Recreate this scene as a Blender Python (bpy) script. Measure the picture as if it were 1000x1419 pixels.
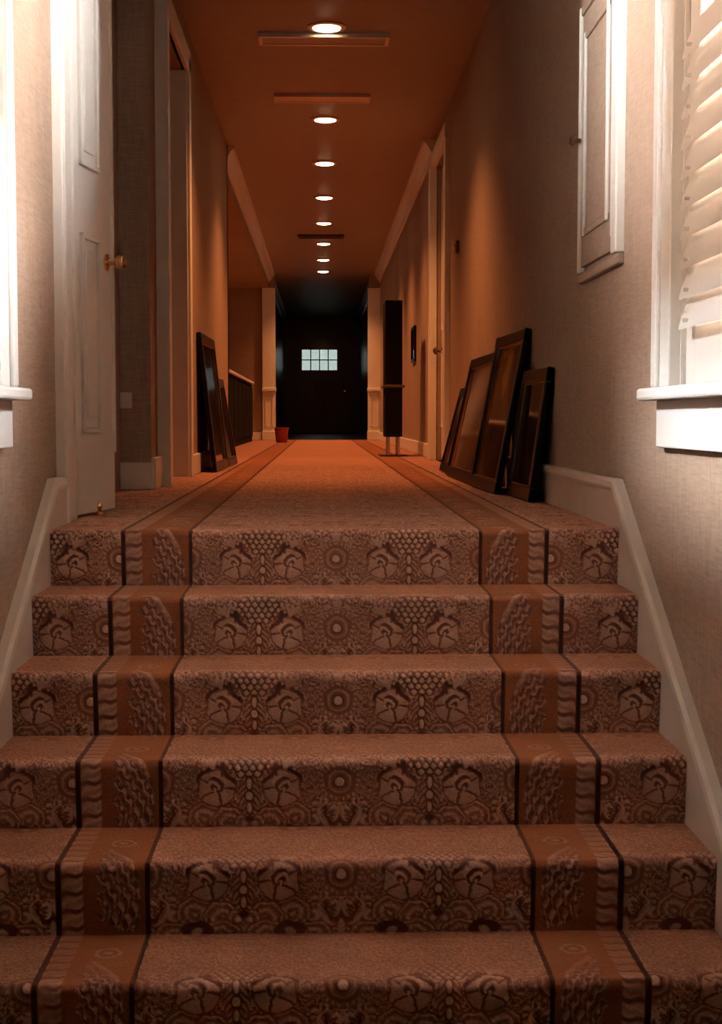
import bpy, bmesh, math, random
import numpy as np
from mathutils import Matrix, Vector

# ------------------------------------------------------------------ scene, camera, sky, exposure
for o in list(bpy.data.objects):
    bpy.data.objects.remove(o)
SC = bpy.context.scene
COL = SC.collection
SC.view_settings.view_transform = 'Standard'
SC.view_settings.look = 'None'
SC.view_settings.gamma = 1.0
SC.view_settings.use_curve_mapping = False
SC.view_settings.exposure = 0.5

EYE = 0.33                                   # eye height above the hall floor (z = 0)
cam_d = bpy.data.cameras.new('camera')
cam = bpy.data.objects.new('camera', cam_d)
COL.objects.link(cam)
cam_d.sensor_fit = 'VERTICAL'
cam_d.sensor_height = 36.0
cam_d.lens = 51.3
cam_d.clip_start = 0.05
cam_d.clip_end = 300
cam.location = (0, 0, EYE)
cam.rotation_euler = (math.radians(90 - 3.66), 0, math.radians(-1.56))
SC.camera = cam

world = bpy.data.worlds.new('overcast_sky')
SC.world = world
world.use_nodes = True
bg = world.node_tree.nodes['Background']
bg.inputs['Color'].default_value = (0.93, 0.97, 1.0, 1)
SKY = 300.0
bg.inputs['Strength'].default_value = SKY

LAMP_W = 165.0                                # each ceiling downlight
LAMP_C = (1.0, 0.36, 0.12)


def portal(name, loc, sx, sz, side):         # lets daylight be sampled through the window openings
    l = bpy.data.lights.new(name, 'AREA')
    l.shape = 'RECTANGLE'
    l.size = sx
    l.size_y = sz
    l.cycles.is_portal = True
    o = bpy.data.objects.new(name, l)
    COL.objects.link(o)
    o.location = loc
    o.rotation_euler = (math.radians(90), 0, math.radians(90 * side))
    return o

# ------------------------------------------------------------------ materials
def S(r, g, b):
    f = lambda c: (c / 255 / 12.92) if c / 255 <= 0.04045 else ((c / 255 + 0.055) / 1.055) ** 2.4
    return (f(r), f(g), f(b), 1)

def new_mat(name):
    m = bpy.data.materials.new(name)
    m.use_nodes = True
    nt = m.node_tree
    return m, nt, nt.nodes, nt.links, nt.nodes['Principled BSDF']

def paint(name, col, rough=0.5, var=0.06, scale=9.0, bump=0.0, bscale=60.0, spec=0.5, coat=0.0):
    m, nt, N, L, P = new_mat(name)
    tc = N.new('ShaderNodeTexCoord')
    nz = N.new('ShaderNodeTexNoise'); nz.inputs['Scale'].default_value = scale; nz.inputs['Detail'].default_value = 5
    L.new(tc.outputs['Object'], nz.inputs['Vector'])
    rp = N.new('ShaderNodeValToRGB')
    lo = tuple(c * (1 - var) for c in col[:3]) + (1,)
    hi = tuple(min(1, c * (1 + var)) for c in col[:3]) + (1,)
    rp.color_ramp.elements[0].position = 0.3; rp.color_ramp.elements[0].color = lo
    rp.color_ramp.elements[1].position = 0.7; rp.color_ramp.elements[1].color = hi
    L.new(nz.outputs['Fac'], rp.inputs['Fac']); L.new(rp.outputs['Color'], P.inputs['Base Color'])
    P.inputs['Roughness'].default_value = rough
    P.inputs['Specular IOR Level'].default_value = spec
    P.inputs['Coat Weight'].default_value = coat
    P.inputs['Coat Roughness'].default_value = 0.08
    if bump > 0:
        n2 = N.new('ShaderNodeTexNoise'); n2.inputs['Scale'].default_value = bscale
        L.new(tc.outputs['Object'], n2.inputs['Vector'])
        b = N.new('ShaderNodeBump'); b.inputs['Strength'].default_value = bump; b.inputs['Distance'].default_value = 0.003
        L.new(n2.outputs['Fac'], b.inputs['Height']); L.new(b.outputs['Normal'], P.inputs['Normal'])
    return m

def wallpaper(name, col):
    """woven grass-cloth: threads along and across, object space"""
    m, nt, N, L, P = new_mat(name)
    tc = N.new('ShaderNodeTexCoord')
    def threads(sx, sy, sz, detail):
        mp = N.new('ShaderNodeMapping'); mp.inputs['Scale'].default_value = (sx, sy, sz)
        L.new(tc.outputs['Object'], mp.inputs['Vector'])
        n = N.new('ShaderNodeTexNoise'); n.inputs['Scale'].default_value = 1.0
        n.inputs['Detail'].default_value = detail; n.inputs['Roughness'].default_value = 0.6
        L.new(mp.outputs['Vector'], n.inputs['Vector'])
        return n.outputs['Fac']
    h = threads(14, 14, 150, 3); v = threads(150, 150, 12, 3); big = threads(2.2, 2.2, 1.4, 2)
    a = N.new('ShaderNodeMath'); a.operation = 'ADD'; L.new(h, a.inputs[0]); L.new(v, a.inputs[1])
    b = N.new('ShaderNodeMath'); b.operation = 'MULTIPLY_ADD'; L.new(big, b.inputs[0]); b.inputs[1].default_value = 0.35
    L.new(a.outputs[0], b.inputs[2])
    rp = N.new('ShaderNodeValToRGB')
    e = rp.color_ramp.elements
    e[0].position = 0.0; e[0].color = tuple(c * 0.66 for c in col[:3]) + (1,)
    e[1].position = 1.0; e[1].color = tuple(min(1, c * 1.22) for c in col[:3]) + (1,)
    mr = N.new('ShaderNodeMapRange'); mr.inputs['From Min'].default_value = 0.75; mr.inputs['From Max'].default_value = 1.6
    L.new(b.outputs[0], mr.inputs['Value']); L.new(mr.outputs['Result'], rp.inputs['Fac'])
    L.new(rp.outputs['Color'], P.inputs['Base Color'])
    bp = N.new('ShaderNodeBump'); bp.inputs['Strength'].default_value = 0.25; bp.inputs['Distance'].default_value = 0.0015
    L.new(a.outputs[0], bp.inputs['Height']); L.new(bp.outputs['Normal'], P.inputs['Normal'])
    P.inputs['Roughness'].default_value = 0.75
    P.inputs['Specular IOR Level'].default_value = 0.25
    return m

def wood(name, c0, c1, rough=0.3, coat=0.3, axis=(3, 3, 0.4)):
    m, nt, N, L, P = new_mat(name)
    tc = N.new('ShaderNodeTexCoord')
    mp = N.new('ShaderNodeMapping'); mp.inputs['Scale'].default_value = axis
    L.new(tc.outputs['Object'], mp.inputs['Vector'])
    n = N.new('ShaderNodeTexNoise'); n.inputs['Scale'].default_value = 9; n.inputs['Detail'].default_value = 6
    n.inputs['Distortion'].default_value = 1.2
    L.new(mp.outputs['Vector'], n.inputs['Vector'])
    rp = N.new('ShaderNodeValToRGB')
    rp.color_ramp.elements[0].position = 0.35; rp.color_ramp.elements[0].color = c0
    rp.color_ramp.elements[1].position = 0.7; rp.color_ramp.elements[1].color = c1
    L.new(n.outputs['Fac'], rp.inputs['Fac']); L.new(rp.outputs['Color'], P.inputs['Base Color'])
    P.inputs['Roughness'].default_value = rough
    P.inputs['Coat Weight'].default_value = coat; P.inputs['Coat Roughness'].default_value = 0.1
    return m

def metal(name, col, rough=0.25):
    m, nt, N, L, P = new_mat(name)
    P.inputs['Metallic'].default_value = 1.0
    tc = N.new('ShaderNodeTexCoord')
    n = N.new('ShaderNodeTexNoise'); n.inputs['Scale'].default_value = 30
    L.new(tc.outputs['Object'], n.inputs['Vector'])
    rp = N.new('ShaderNodeMapRange'); rp.inputs['To Min'].default_value = rough * 0.8; rp.inputs['To Max'].default_value = rough * 1.3
    L.new(n.outputs['Fac'], rp.inputs['Value']); L.new(rp.outputs['Result'], P.inputs['Roughness'])
    P.inputs['Base Color'].default_value = col
    return m

def emitter(name, col, strength):
    m, nt, N, L, P = new_mat(name)
    N.remove(P)
    e = N.new('ShaderNodeEmission'); e.inputs['Color'].default_value = col; e.inputs['Strength'].default_value = strength
    L.new(e.outputs[0], N['Material Output'].inputs['Surface'])
    return m

def thin_glass(name, tint=(1, 1, 1, 1), gloss=0.08, rough=0.02):
    m, nt, N, L, P = new_mat(name)
    N.remove(P)
    t = N.new('ShaderNodeBsdfTransparent'); t.inputs['Color'].default_value = tint
    g = N.new('ShaderNodeBsdfGlossy'); g.inputs['Roughness'].default_value = rough
    fr = N.new('ShaderNodeFresnel'); fr.inputs['IOR'].default_value = 1.5
    mx = N.new('ShaderNodeMixShader')
    L.new(fr.outputs[0], mx.inputs['Fac']); L.new(t.outputs[0], mx.inputs[1]); L.new(g.outputs[0], mx.inputs[2])
    L.new(mx.outputs[0], N['Material Output'].inputs['Surface'])
    return m

def slat_mat(name):
    m, nt, N, L, P = new_mat(name)
    P.inputs['Base Color'].default_value = (0.74, 0.72, 0.67, 1)
    P.inputs['Roughness'].default_value = 0.4
    tr = N.new('ShaderNodeBsdfTranslucent'); tr.inputs['Color'].default_value = (0.8, 0.82, 0.8, 1)
    mx = N.new('ShaderNodeMixShader'); mx.inputs['Fac'].default_value = 0.012
    L.new(P.outputs[0], mx.inputs[1]); L.new(tr.outputs[0], mx.inputs[2])
    L.new(mx.outputs[0], N['Material Output'].inputs['Surface'])
    return m

def carpet_mat(name):
    """woven pile: design from the colour attribute, tuft grain from noise"""
    m, nt, N, L, P = new_mat(name)
    at = N.new('ShaderNodeAttribute'); at.attribute_name = 'Pile'
    tc = N.new('ShaderNodeTexCoord')
    n = N.new('ShaderNodeTexNoise'); n.inputs['Scale'].default_value = 260; n.inputs['Detail'].default_value = 2
    L.new(tc.outputs['Object'], n.inputs['Vector'])
    n2 = N.new('ShaderNodeTexNoise'); n2.inputs['Scale'].default_value = 7; n2.inputs['Detail'].default_value = 3
    L.new(tc.outputs['Object'], n2.inputs['Vector'])
    mr = N.new('ShaderNodeMapRange'); mr.inputs['From Min'].default_value = 0.25; mr.inputs['From Max'].default_value = 0.75
    mr.inputs['To Min'].default_value = 0.72; mr.inputs['To Max'].default_value = 1.25
    L.new(n.outputs['Fac'], mr.inputs['Value'])
    mr2 = N.new('ShaderNodeMapRange'); mr2.inputs['From Min'].default_value = 0.3; mr2.inputs['From Max'].default_value = 0.7
    mr2.inputs['To Min'].default_value = 0.88; mr2.inputs['To Max'].default_value = 1.1
    L.new(n2.outputs['Fac'], mr2.inputs['Value'])
    mu = N.new('ShaderNodeMath'); mu.operation = 'MULTIPLY'
    L.new(mr.outputs['Result'], mu.inputs[0]); L.new(mr2.outputs['Result'], mu.inputs[1])
    vm = N.new('ShaderNodeVectorMath'); vm.operation = 'SCALE'
    L.new(at.outputs['Color'], vm.inputs[0]); L.new(mu.outputs[0], vm.inputs['Scale'])
    L.new(vm.outputs['Vector'], P.inputs['Base Color'])
    bp = N.new('ShaderNodeBump'); bp.inputs['Strength'].default_value = 0.5; bp.inputs['Distance'].default_value = 0.003
    L.new(n.outputs['Fac'], bp.inputs['Height']); L.new(bp.outputs['Normal'], P.inputs['Normal'])
    P.inputs['Roughness'].default_value = 0.95
    P.inputs['Specular IOR Level'].default_value = 0.1
    P.inputs['Sheen Weight'].default_value = 0.25
    P.inputs['Sheen Roughness'].default_value = 0.5
    P.inputs['Sheen Tint'].default_value = (0.9, 0.45, 0.22, 1)
    return m

M = {}
M['wall'] = wallpaper('tan_grasscloth', (0.36, 0.25, 0.18, 1))
M['white'] = paint('cream_gloss_paint', (0.74, 0.69, 0.61, 1), 0.35, 0.03)
M['window_white'] = paint('white_window_paint', (0.74, 0.72, 0.67, 1), 0.4, 0.02, spec=0.3)
M['skirt'] = paint('cream_skirt_paint', (0.62, 0.52, 0.44, 1), 0.45, 0.04)
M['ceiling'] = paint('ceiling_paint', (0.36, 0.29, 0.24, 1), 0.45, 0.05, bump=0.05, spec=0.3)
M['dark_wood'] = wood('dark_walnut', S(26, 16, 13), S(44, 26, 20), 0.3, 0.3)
M['mahogany'] = wood('mahogany', S(70, 24, 16), S(104, 40, 26), 0.3, 0.3)
M['black'] = paint('black_lacquer', (0.006, 0.005, 0.005, 1), 0.28, 0.2, spec=0.10, coat=0.0)
M['blackmatte'] = paint('black_fabric', (0.010, 0.009, 0.009, 1), 0.8, 0.2, bump=0.2, bscale=200, spec=0.05)
M['brass'] = metal('brass', (0.78, 0.50, 0.24, 1), 0.22)
M['bronze'] = metal('bronze', (0.22, 0.13, 0.09, 1), 0.35)
M['steel'] = metal('satin_aluminium', (0.62, 0.55, 0.48, 1), 0.32)
M['grille_dark'] = paint('dark_grille_paint', (0.05, 0.04, 0.04, 1), 0.4, 0.1)
M['lamp'] = emitter('lamp_glass', (1.0, 0.70, 0.42, 1), 14.0)
M['glass'] = thin_glass('window_glass')
M['frosted'] = thin_glass('tinted_door_glass', (0.035, 0.038, 0.036, 1))
M['slat'] = slat_mat('white_louvre_paint')
M['carpet'] = carpet_mat('axminster_carpet')
M['plate'] = paint('plastic_plate', (0.62, 0.56, 0.50, 1), 0.35, 0.02)
M['dark_floor'] = paint('near_black_floor', (0.02, 0.014, 0.012, 1), 0.35, 0.2, 3)  # one near black tone for the whole vestibule floor
M['brick'] = paint('blocker_brick', (0.24, 0.15, 0.11, 1), 0.85, 0.25, 5)
M['roof'] = paint('blocker_slate', (0.10, 0.10, 0.11, 1), 0.7, 0.2, 6)
M['rust'] = paint('rust_carpet', (0.24, 0.10, 0.06, 1), 0.95, 0.25, 40)
M['red'] = paint('red_plastic', (0.30, 0.035, 0.03, 1), 0.4, 0.05)
M['grass'] = paint('lawn', (0.10, 0.12, 0.06, 1), 0.9, 0.3, 2)
M['backing'] = paint('brown_backing_board', (0.10, 0.055, 0.035, 1), 0.8, 0.1)

# ------------------------------------------------------------------ mesh helpers
class MB:
    """collects shapes, builds ONE mesh object"""
    def __init__(self):
        self.v = []; self.f = []
    def add(self, vs, fs):
        n = len(self.v)
        self.v += [tuple(p) for p in vs]
        self.f += [tuple(i + n for i in f) for f in fs]
        return self
    def box(self, x0, x1, y0, y1, z0, z1):
        x0, x1 = sorted((x0, x1)); y0, y1 = sorted((y0, y1)); z0, z1 = sorted((z0, z1))
        vs = [(x0, y0, z0), (x1, y0, z0), (x1, y1, z0), (x0, y1, z0), (x0, y0, z1), (x1, y0, z1), (x1, y1, z1), (x0, y1, z1)]
        return self.add(vs, [(0, 3, 2, 1), (4, 5, 6, 7), (0, 1, 5, 4), (1, 2, 6, 5), (2, 3, 7, 6), (3, 0, 4, 7)])
    def bbox(self, x0, x1, y0, y1, z0, z1, r=0.003):
        """bevelled box"""
        bm = bmesh.new()
        bmesh.ops.create_cube(bm, size=1)
        for v in bm.verts:
            v.co = Vector(((x0 + x1) / 2 + v.co.x * abs(x1 - x0), (y0 + y1) / 2 + v.co.y * abs(y1 - y0), (z0 + z1) / 2 + v.co.z * abs(z1 - z0)))
        r = min(r, 0.45 * min(abs(x1 - x0), abs(y1 - y0), abs(z1 - z0)))
        bmesh.ops.bevel(bm, geom=bm.edges[:], offset=r, segments=2, profile=0.5, affect='EDGES')
        bm.verts.index_update()
        self.add([v.co[:] for v in bm.verts], [[v.index for v in f.verts] for f in bm.faces])
        bm.free()
        return self
    def prism(self, poly, a0, a1, axis):
        """poly of 2-D points extruded along axis: 'x' -> (y,z), 'y' -> (x,z), 'z' -> (x,y)"""
        def p3(p, a):
            return {'x': (a, p[0], p[1]), 'y': (p[0], a, p[1]), 'z': (p[0], p[1], a)}[axis]
        n = len(poly)
        vs = [p3(p, a0) for p in poly] + [p3(p, a1) for p in poly]
        fs = [tuple(range(n - 1, -1, -1)), tuple(range(n, 2 * n))]
        fs += [(i, (i + 1) % n, n + (i + 1) % n, n + i) for i in range(n)]
        return self.add(vs, fs)
    def sweep(self, prof, path):
        """closed profile (list of (x,z) offsets) carried along a path of points in a Y-Z plane; profile x -> world X, profile z -> path normal"""
        n = len(prof)
        rings = []
        for i, p in enumerate(path):
            if i == 0: d = Vector(path[1]) - Vector(p)
            elif i == len(path) - 1: d = Vector(p) - Vector(path[i - 1])
            else:
                d1 = (Vector(p) - Vector(path[i - 1])).normalized(); d2 = (Vector(path[i + 1]) - Vector(p)).normalized()
                d = d1 + d2
            d.normalize()
            nrm = Vector((0, -d.z, d.y))
            if nrm.z < 0: nrm = -nrm
            k = 1.0
            if 0 < i < len(path) - 1:
                k = 1.0 / max(0.5, d.dot(d1))
            rings.append([Vector(p) + Vector((a, 0, 0)) + nrm * b * k for a, b in prof])
        vs = [q for r in rings for q in r]
        fs = []
        for i in range(len(path) - 1):
            for j in range(n):
                fs.append((i * n + j, i * n + (j + 1) % n, (i + 1) * n + (j + 1) % n, (i + 1) * n + j))
        fs.append(tuple(range(n - 1, -1, -1))); m = (len(path) - 1) * n
        fs.append(tuple(range(m, m + n)))
        return self.add(vs, fs)
    def lathe(self, prof, c=(0, 0, 0), axis='z', seg=24):
        """prof: list of (radius, height)"""
        rings = []
        vs = []; fs = []
        for r, h in prof:
            for k in range(seg):
                a = 2 * math.pi * k / seg
                p = (r * math.cos(a), r * math.sin(a), h)
                if axis == 'x': p = (h, p[0], p[1])
                if axis == '-x': p = (-h, p[0], p[1])
                if axis == 'y': p = (p[0], h, p[1])
                if axis == '-y': p = (p[0], -h, p[1])
                vs.append((p[0] + c[0], p[1] + c[1], p[2] + c[2]))
        for i in range(len(prof) - 1):
            for k in range(seg):
                fs.append((i * seg + k, i * seg + (k + 1) % seg, (i + 1) * seg + (k + 1) % seg, (i + 1) * seg + k))
        fs.append(tuple(range(seg - 1, -1, -1))); n = (len(prof) - 1) * seg
        fs.append(tuple(range(n, n + seg)))
        return self.add(vs, fs)
    def build(self, name, mat, parent=None, smooth=False):
        me = bpy.data.meshes.new(name)
        me.from_pydata(self.v, [], self.f)
        bm = bmesh.new(); bm.from_mesh(me)
        bmesh.ops.recalc_face_normals(bm, faces=bm.faces)
        bm.to_mesh(me); bm.free()
        me.materials.append(M[mat] if isinstance(mat, str) else mat)
        if smooth:
            for p in me.polygons: p.use_smooth = True
            me.set_sharp_from_angle(angle=math.radians(40))
        o = bpy.data.objects.new(name, me)
        COL.objects.link(o)
        if parent: o.parent = parent
        return o

def tag(o, label, cat, group=None, kind=None):
    o['label'] = label; o['category'] = cat
    if group: o['group'] = group
    if kind: o['kind'] = kind
    return o

def thing(name, label, cat, loc=(0, 0, 0), rz=0.0, group=None, kind=None):
    o = bpy.data.objects.new(name, None)
    COL.objects.link(o)
    o.location = loc; o.rotation_euler = (0, 0, rz)
    o.empty_display_size = 0.1
    return tag(o, label, cat, group, kind)

# ------------------------------------------------------------------ layout (metres; X right, Y down the hall, Z up)
CEIL = 2.55
T, R = 0.28, 0.164                    # tread, riser
NOSE = 4.312                          # top nosing
NST = 7
LOW = -NST * R
XL, XR = -0.80, 0.885                 # carpet edges on the stairs
WL, WR = -0.83, 0.91                  # stair-hall walls
XC = (XL + XR) / 2
END = 33.0
HALL_END = 23.0

# ------------------------------------------------------------------ carpet design
def sstep(a, b, x):
    t = np.clip((x - a) / (b - a), 0, 1)
    return t * t * (3 - 2 * t)

def ring(d, r, w):
    return 1 - sstep(w * 0.5, w, np.abs(d - r))

def curls(x, y):
    """scrolling vine ground: warped interference of waves"""
    wx = x + 1.1 * np.sin(y * 1.15 + 0.6) + 0.6 * np.sin(x * 0.9 - y * 1.7) + 0.25 * np.sin(y * 4.1 + x * 2.3)
    wy = y + 1.0 * np.sin(x * 1.05 + 1.9) + 0.5 * np.sin(y * 0.8 + x * 1.9) + 0.25 * np.sin(x * 4.4 - y * 1.9)
    return np.sin(wx * 2.9) * np.sin(wy * 2.6) + 0.5 * np.sin(wx * 4.3 + wy * 3.1)

PV = 42.4          # pattern repeat along the run, cm
HP = 21.75         # half repeat across, cm

def floral(A, V):
    """A: cm from the rosette axis (>=0, mirrored), V: cm above the rosette. Returns 0..1 lightness of the yarn"""
    A = np.abs(A) % (2 * HP)
    A = np.where(A > HP, 2 * HP - A, A)
    V = (V + PV / 2) % PV - PV / 2
    # hand-drawn wobble of every outline, fading at the mirror axes
    wz = np.clip(A / 3, 0, 1) * np.clip((HP - A) / 3, 0, 1)
    A0, V0 = A, V
    A = A0 + wz * (0.20 * np.sin(V0 * 1.3 + A0 * 0.6) + 0.08 * np.sin(V0 * 3.1 - A0 * 2.0))
    V = V0 + wz * (0.20 * np.sin(A0 * 1.4 - V0 * 0.5) + 0.08 * np.sin(A0 * 2.9 + V0 * 2.2))
    B = HP - A
    cu = curls(A0, V0)
    val = 0.46 + 0.42 * sstep(-0.05, 0.45, cu) - 0.26 * sstep(0.3, 0.75, -cu)
    def blend(mask, v):
        nonlocal val
        val = val * (1 - mask) + v * mask
    def disc(cx, cv, r, v, a=A, sx=1.0, soft=0.25):
        d = np.hypot((a - cx) / sx, V - cv)
        blend(1 - sstep(r - soft, r + soft, d), v)
        return d
    # fronds climbing between rosette and flower
    d = np.hypot(A - 8.2, (V + 1.0) * 0.62)
    fr = (1 - sstep(3.0, 3.6, d))
    blend(fr, 0.53 + 0.10 * np.sin((V - 0.9 * np.abs(A - 8.2)) * 3.2) + 0.22 * np.sin(4 * cu))
    # scalloped mounds under the flowers
    for cb, cv, r in ((15.5, -9.6, 3.0), (10.8, -9.2, 4.1), (5.0, -9.8, 3.7), (1.3, -10.4, 2.3)):
        d = np.hypot(B - cb, (V - cv) * 1.05)
        m = (1 - sstep(r - 0.15, r + 0.15, d)) * sstep(cv - 1.3, cv - 0.9, V)
        blend((1 - sstep(r + 0.1, r + 0.6, d)) * sstep(cv - 1.3, cv - 0.9, V), 0.20)
        blend(m, 0.62 + 0.24 * np.cos((r - d) * 3.1) + 0.12 * np.sin(3 * cu))
    for cb, cv, r in ((15.8, -13.6, 3.2), (5.2, -13.9, 4.0), (12.2, -15.6, 3.0), (1.4, -15.2, 2.2)):
        d = np.hypot((B - cb) * 0.85, (V - cv) * 1.3)
        blend(1 - sstep(r + 0.1, r + 0.6, d), 0.20)
        blend(1 - sstep(r - 0.2, r + 0.2, d), 0.60 + 0.24 * np.cos((r - d) * 3.0) + 0.12 * np.sin(3 * cu))
    disc(10.3, -13.1, 2.3, 0.02, B, 1.5)
    disc(10.3, -13.5, 1.15, 0.85, B)
    # five-petal flowers either side of the palmette
    dx, dv = B - 7.9, V + 1.6
    d = np.hypot(dx, dv); th = np.arctan2(dv, dx)
    pet = 4.1 + 0.45 * np.abs(np.cos(2.5 * (th + 0.63)))
    blend(1 - sstep(pet + 0.15, pet + 0.55, d), 0.18)
    blend(1 - sstep(pet - 0.15, pet + 0.2, d), 0.88 - 0.12 * d / 4)
    gap = np.abs(np.sin(2.5 * (th + 0.63)))
    blend((1 - sstep(0.10, 0.26, gap * np.clip(d / 3.2, .3, 1.3))) * (1 - sstep(pet - .2, pet + .2, d)) * sstep(0.6, 1.1, d), 0.14)
    sw = np.sin(d * 3.4 + th * 2.0)
    m = (1 - sstep(1.9, 2.4, np.hypot(dx + 0.3, dv - 1.2)))
    blend(m, 0.55 + 0.4 * np.sign(sw) * np.minimum(1, np.abs(sw) * 2))
    # dark curling leaf over each flower
    d1 = np.hypot(dx, (dv - 0.6)); m = ring(d1, 4.7, 0.62) * sstep(1.4, 2.4, dv) * sstep(-3.6, -2.2, dx)
    blend(m, 0.0)
    m = ring(np.hypot(dx + 5.2, dv - 5.4), 3.6, 0.7) * sstep(-1.8, -0.6, dx + 3.4) * sstep(-1, 0, -(dv - 6.2))
    blend(m, 0.03)
    for k in range(3):
        ang = 0.95 + 0.38 * k
        q = (dx - 0.6) * math.cos(ang) + (dv - 4.4) * math.sin(ang); w = -(dx - 0.6) * math.sin(ang) + (dv - 4.4) * math.cos(ang)
        m = (1 - sstep(0.35, 0.6, np.abs(w) + 0.05 * np.abs(q - 2.2))) * sstep(0, .6, q) * (1 - sstep(3.8, 4.6, q))
        blend(m, 0.80)
    # palmette: fan of overlapping scales
    hw = 2.6 + 0.85 * (V - 1.2)
    fan = sstep(-0.25, 0.25, hw - B) * sstep(1.0, 1.6, V) * (1 - sstep(9.0, 9.6, V + 0.05 * B * B))
    row = np.floor(V / 1.5)
    cx = (B / 1.9 + 0.5 * (row % 2)) % 1.0 - 0.5
    cy = (V / 1.5) % 1.0 - 0.25
    dd = 0.85 * (np.abs(cx) * 1.9 + np.abs(cy - 0.2) * 1.2)
    blend(fan, 0.16)
    blend(fan * (1 - sstep(0.52, 0.78, dd)), 0.92)
    # axis: buds and veined fringe
    m = (1 - sstep(2.6, 3.2, B + 0.28 * np.abs(V + 3.2))) * sstep(-9.3, -8.6, V) * (1 - sstep(1.0, 1.4, V))
    blend(m, 0.50 + 0.25 * np.sin((V + 1.1 * B) * 3.8) + 0.1 * np.sin(4 * cu))
    for cv, r, s in ((-0.4, 0.62, 2.2), (-3.5, 0.8, 1.3), (-6.4, 0.62, 2.0)):
        d = np.hypot(B, (V - cv) / s)
        blend(1 - sstep(r + 0.2, r + 0.5, d), 0.03)
        blend(1 - sstep(r - 0.1, r + 0.15, d), 0.95)
    disc(0, -9.2, 0.9, 0.02, B, 1.2)
    # fleur under the rosette
    m = (1 - sstep(0.35, 0.6, A)) * sstep(-15, -14, V) * (1 - sstep(-5.4, -5.0, V)); blend(m, 0.82)
    for off, c in ((2.6, 0.85), (1.3, 0.12)):
        m = ring(np.hypot((A - off - 0.2), (V + 7.2) * 0.55), 1.6 + off * .2, 0.5) * (1 - sstep(-6.4, -5.8, V)) * sstep(-13, -11, V)
        blend(m, c)
    # rosette
    d = np.hypot(A, V); th = np.arctan2(V, A)
    blend(1 - sstep(5.0, 5.4, d), 0.48)
    blend(ring(d, 4.5, 0.5), 0.58 + 0.22 * np.sin(th * 22))
    blend(ring(d, 3.5, 0.45), 0.28)
    blend(1 - sstep(2.7, 3.0, d), 0.68)
    blend(ring(d, 2.1, 0.5), 0.40)
    blend(1 - sstep(1.6, 1.9, d), 0.10)
    blend(1 - sstep(1.0, 1.3, d), 1.0)
    disc(0, 6.6, 0.9, 0.85, A, 1.6)
    disc(2.6, 6.0, 0.7, 0.8)
    return np.clip(val, 0, 1)

C_DARK = np.array((0.12, 0.046, 0.044))
C_MID = np.array((0.32, 0.145, 0.095))
C_LITE = np.array((0.66, 0.44, 0.335))
C_ORNG = np.array((0.265, 0.098, 0.042))
C_GRAZE = np.array((0.33, 0.145, 0.078))  # plain tread tone, stands for pile sheen at a grazing view
C_LINE = np.array((0.055, 0.018, 0.020))

def ramp3(val):
    v = val[..., None]
    lo = C_DARK + (C_MID - C_DARK) * np.clip(v / 0.45, 0, 1)
    return lo + (C_LITE - C_MID) * np.clip((v - 0.45) / 0.55, 0, 1)

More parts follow.
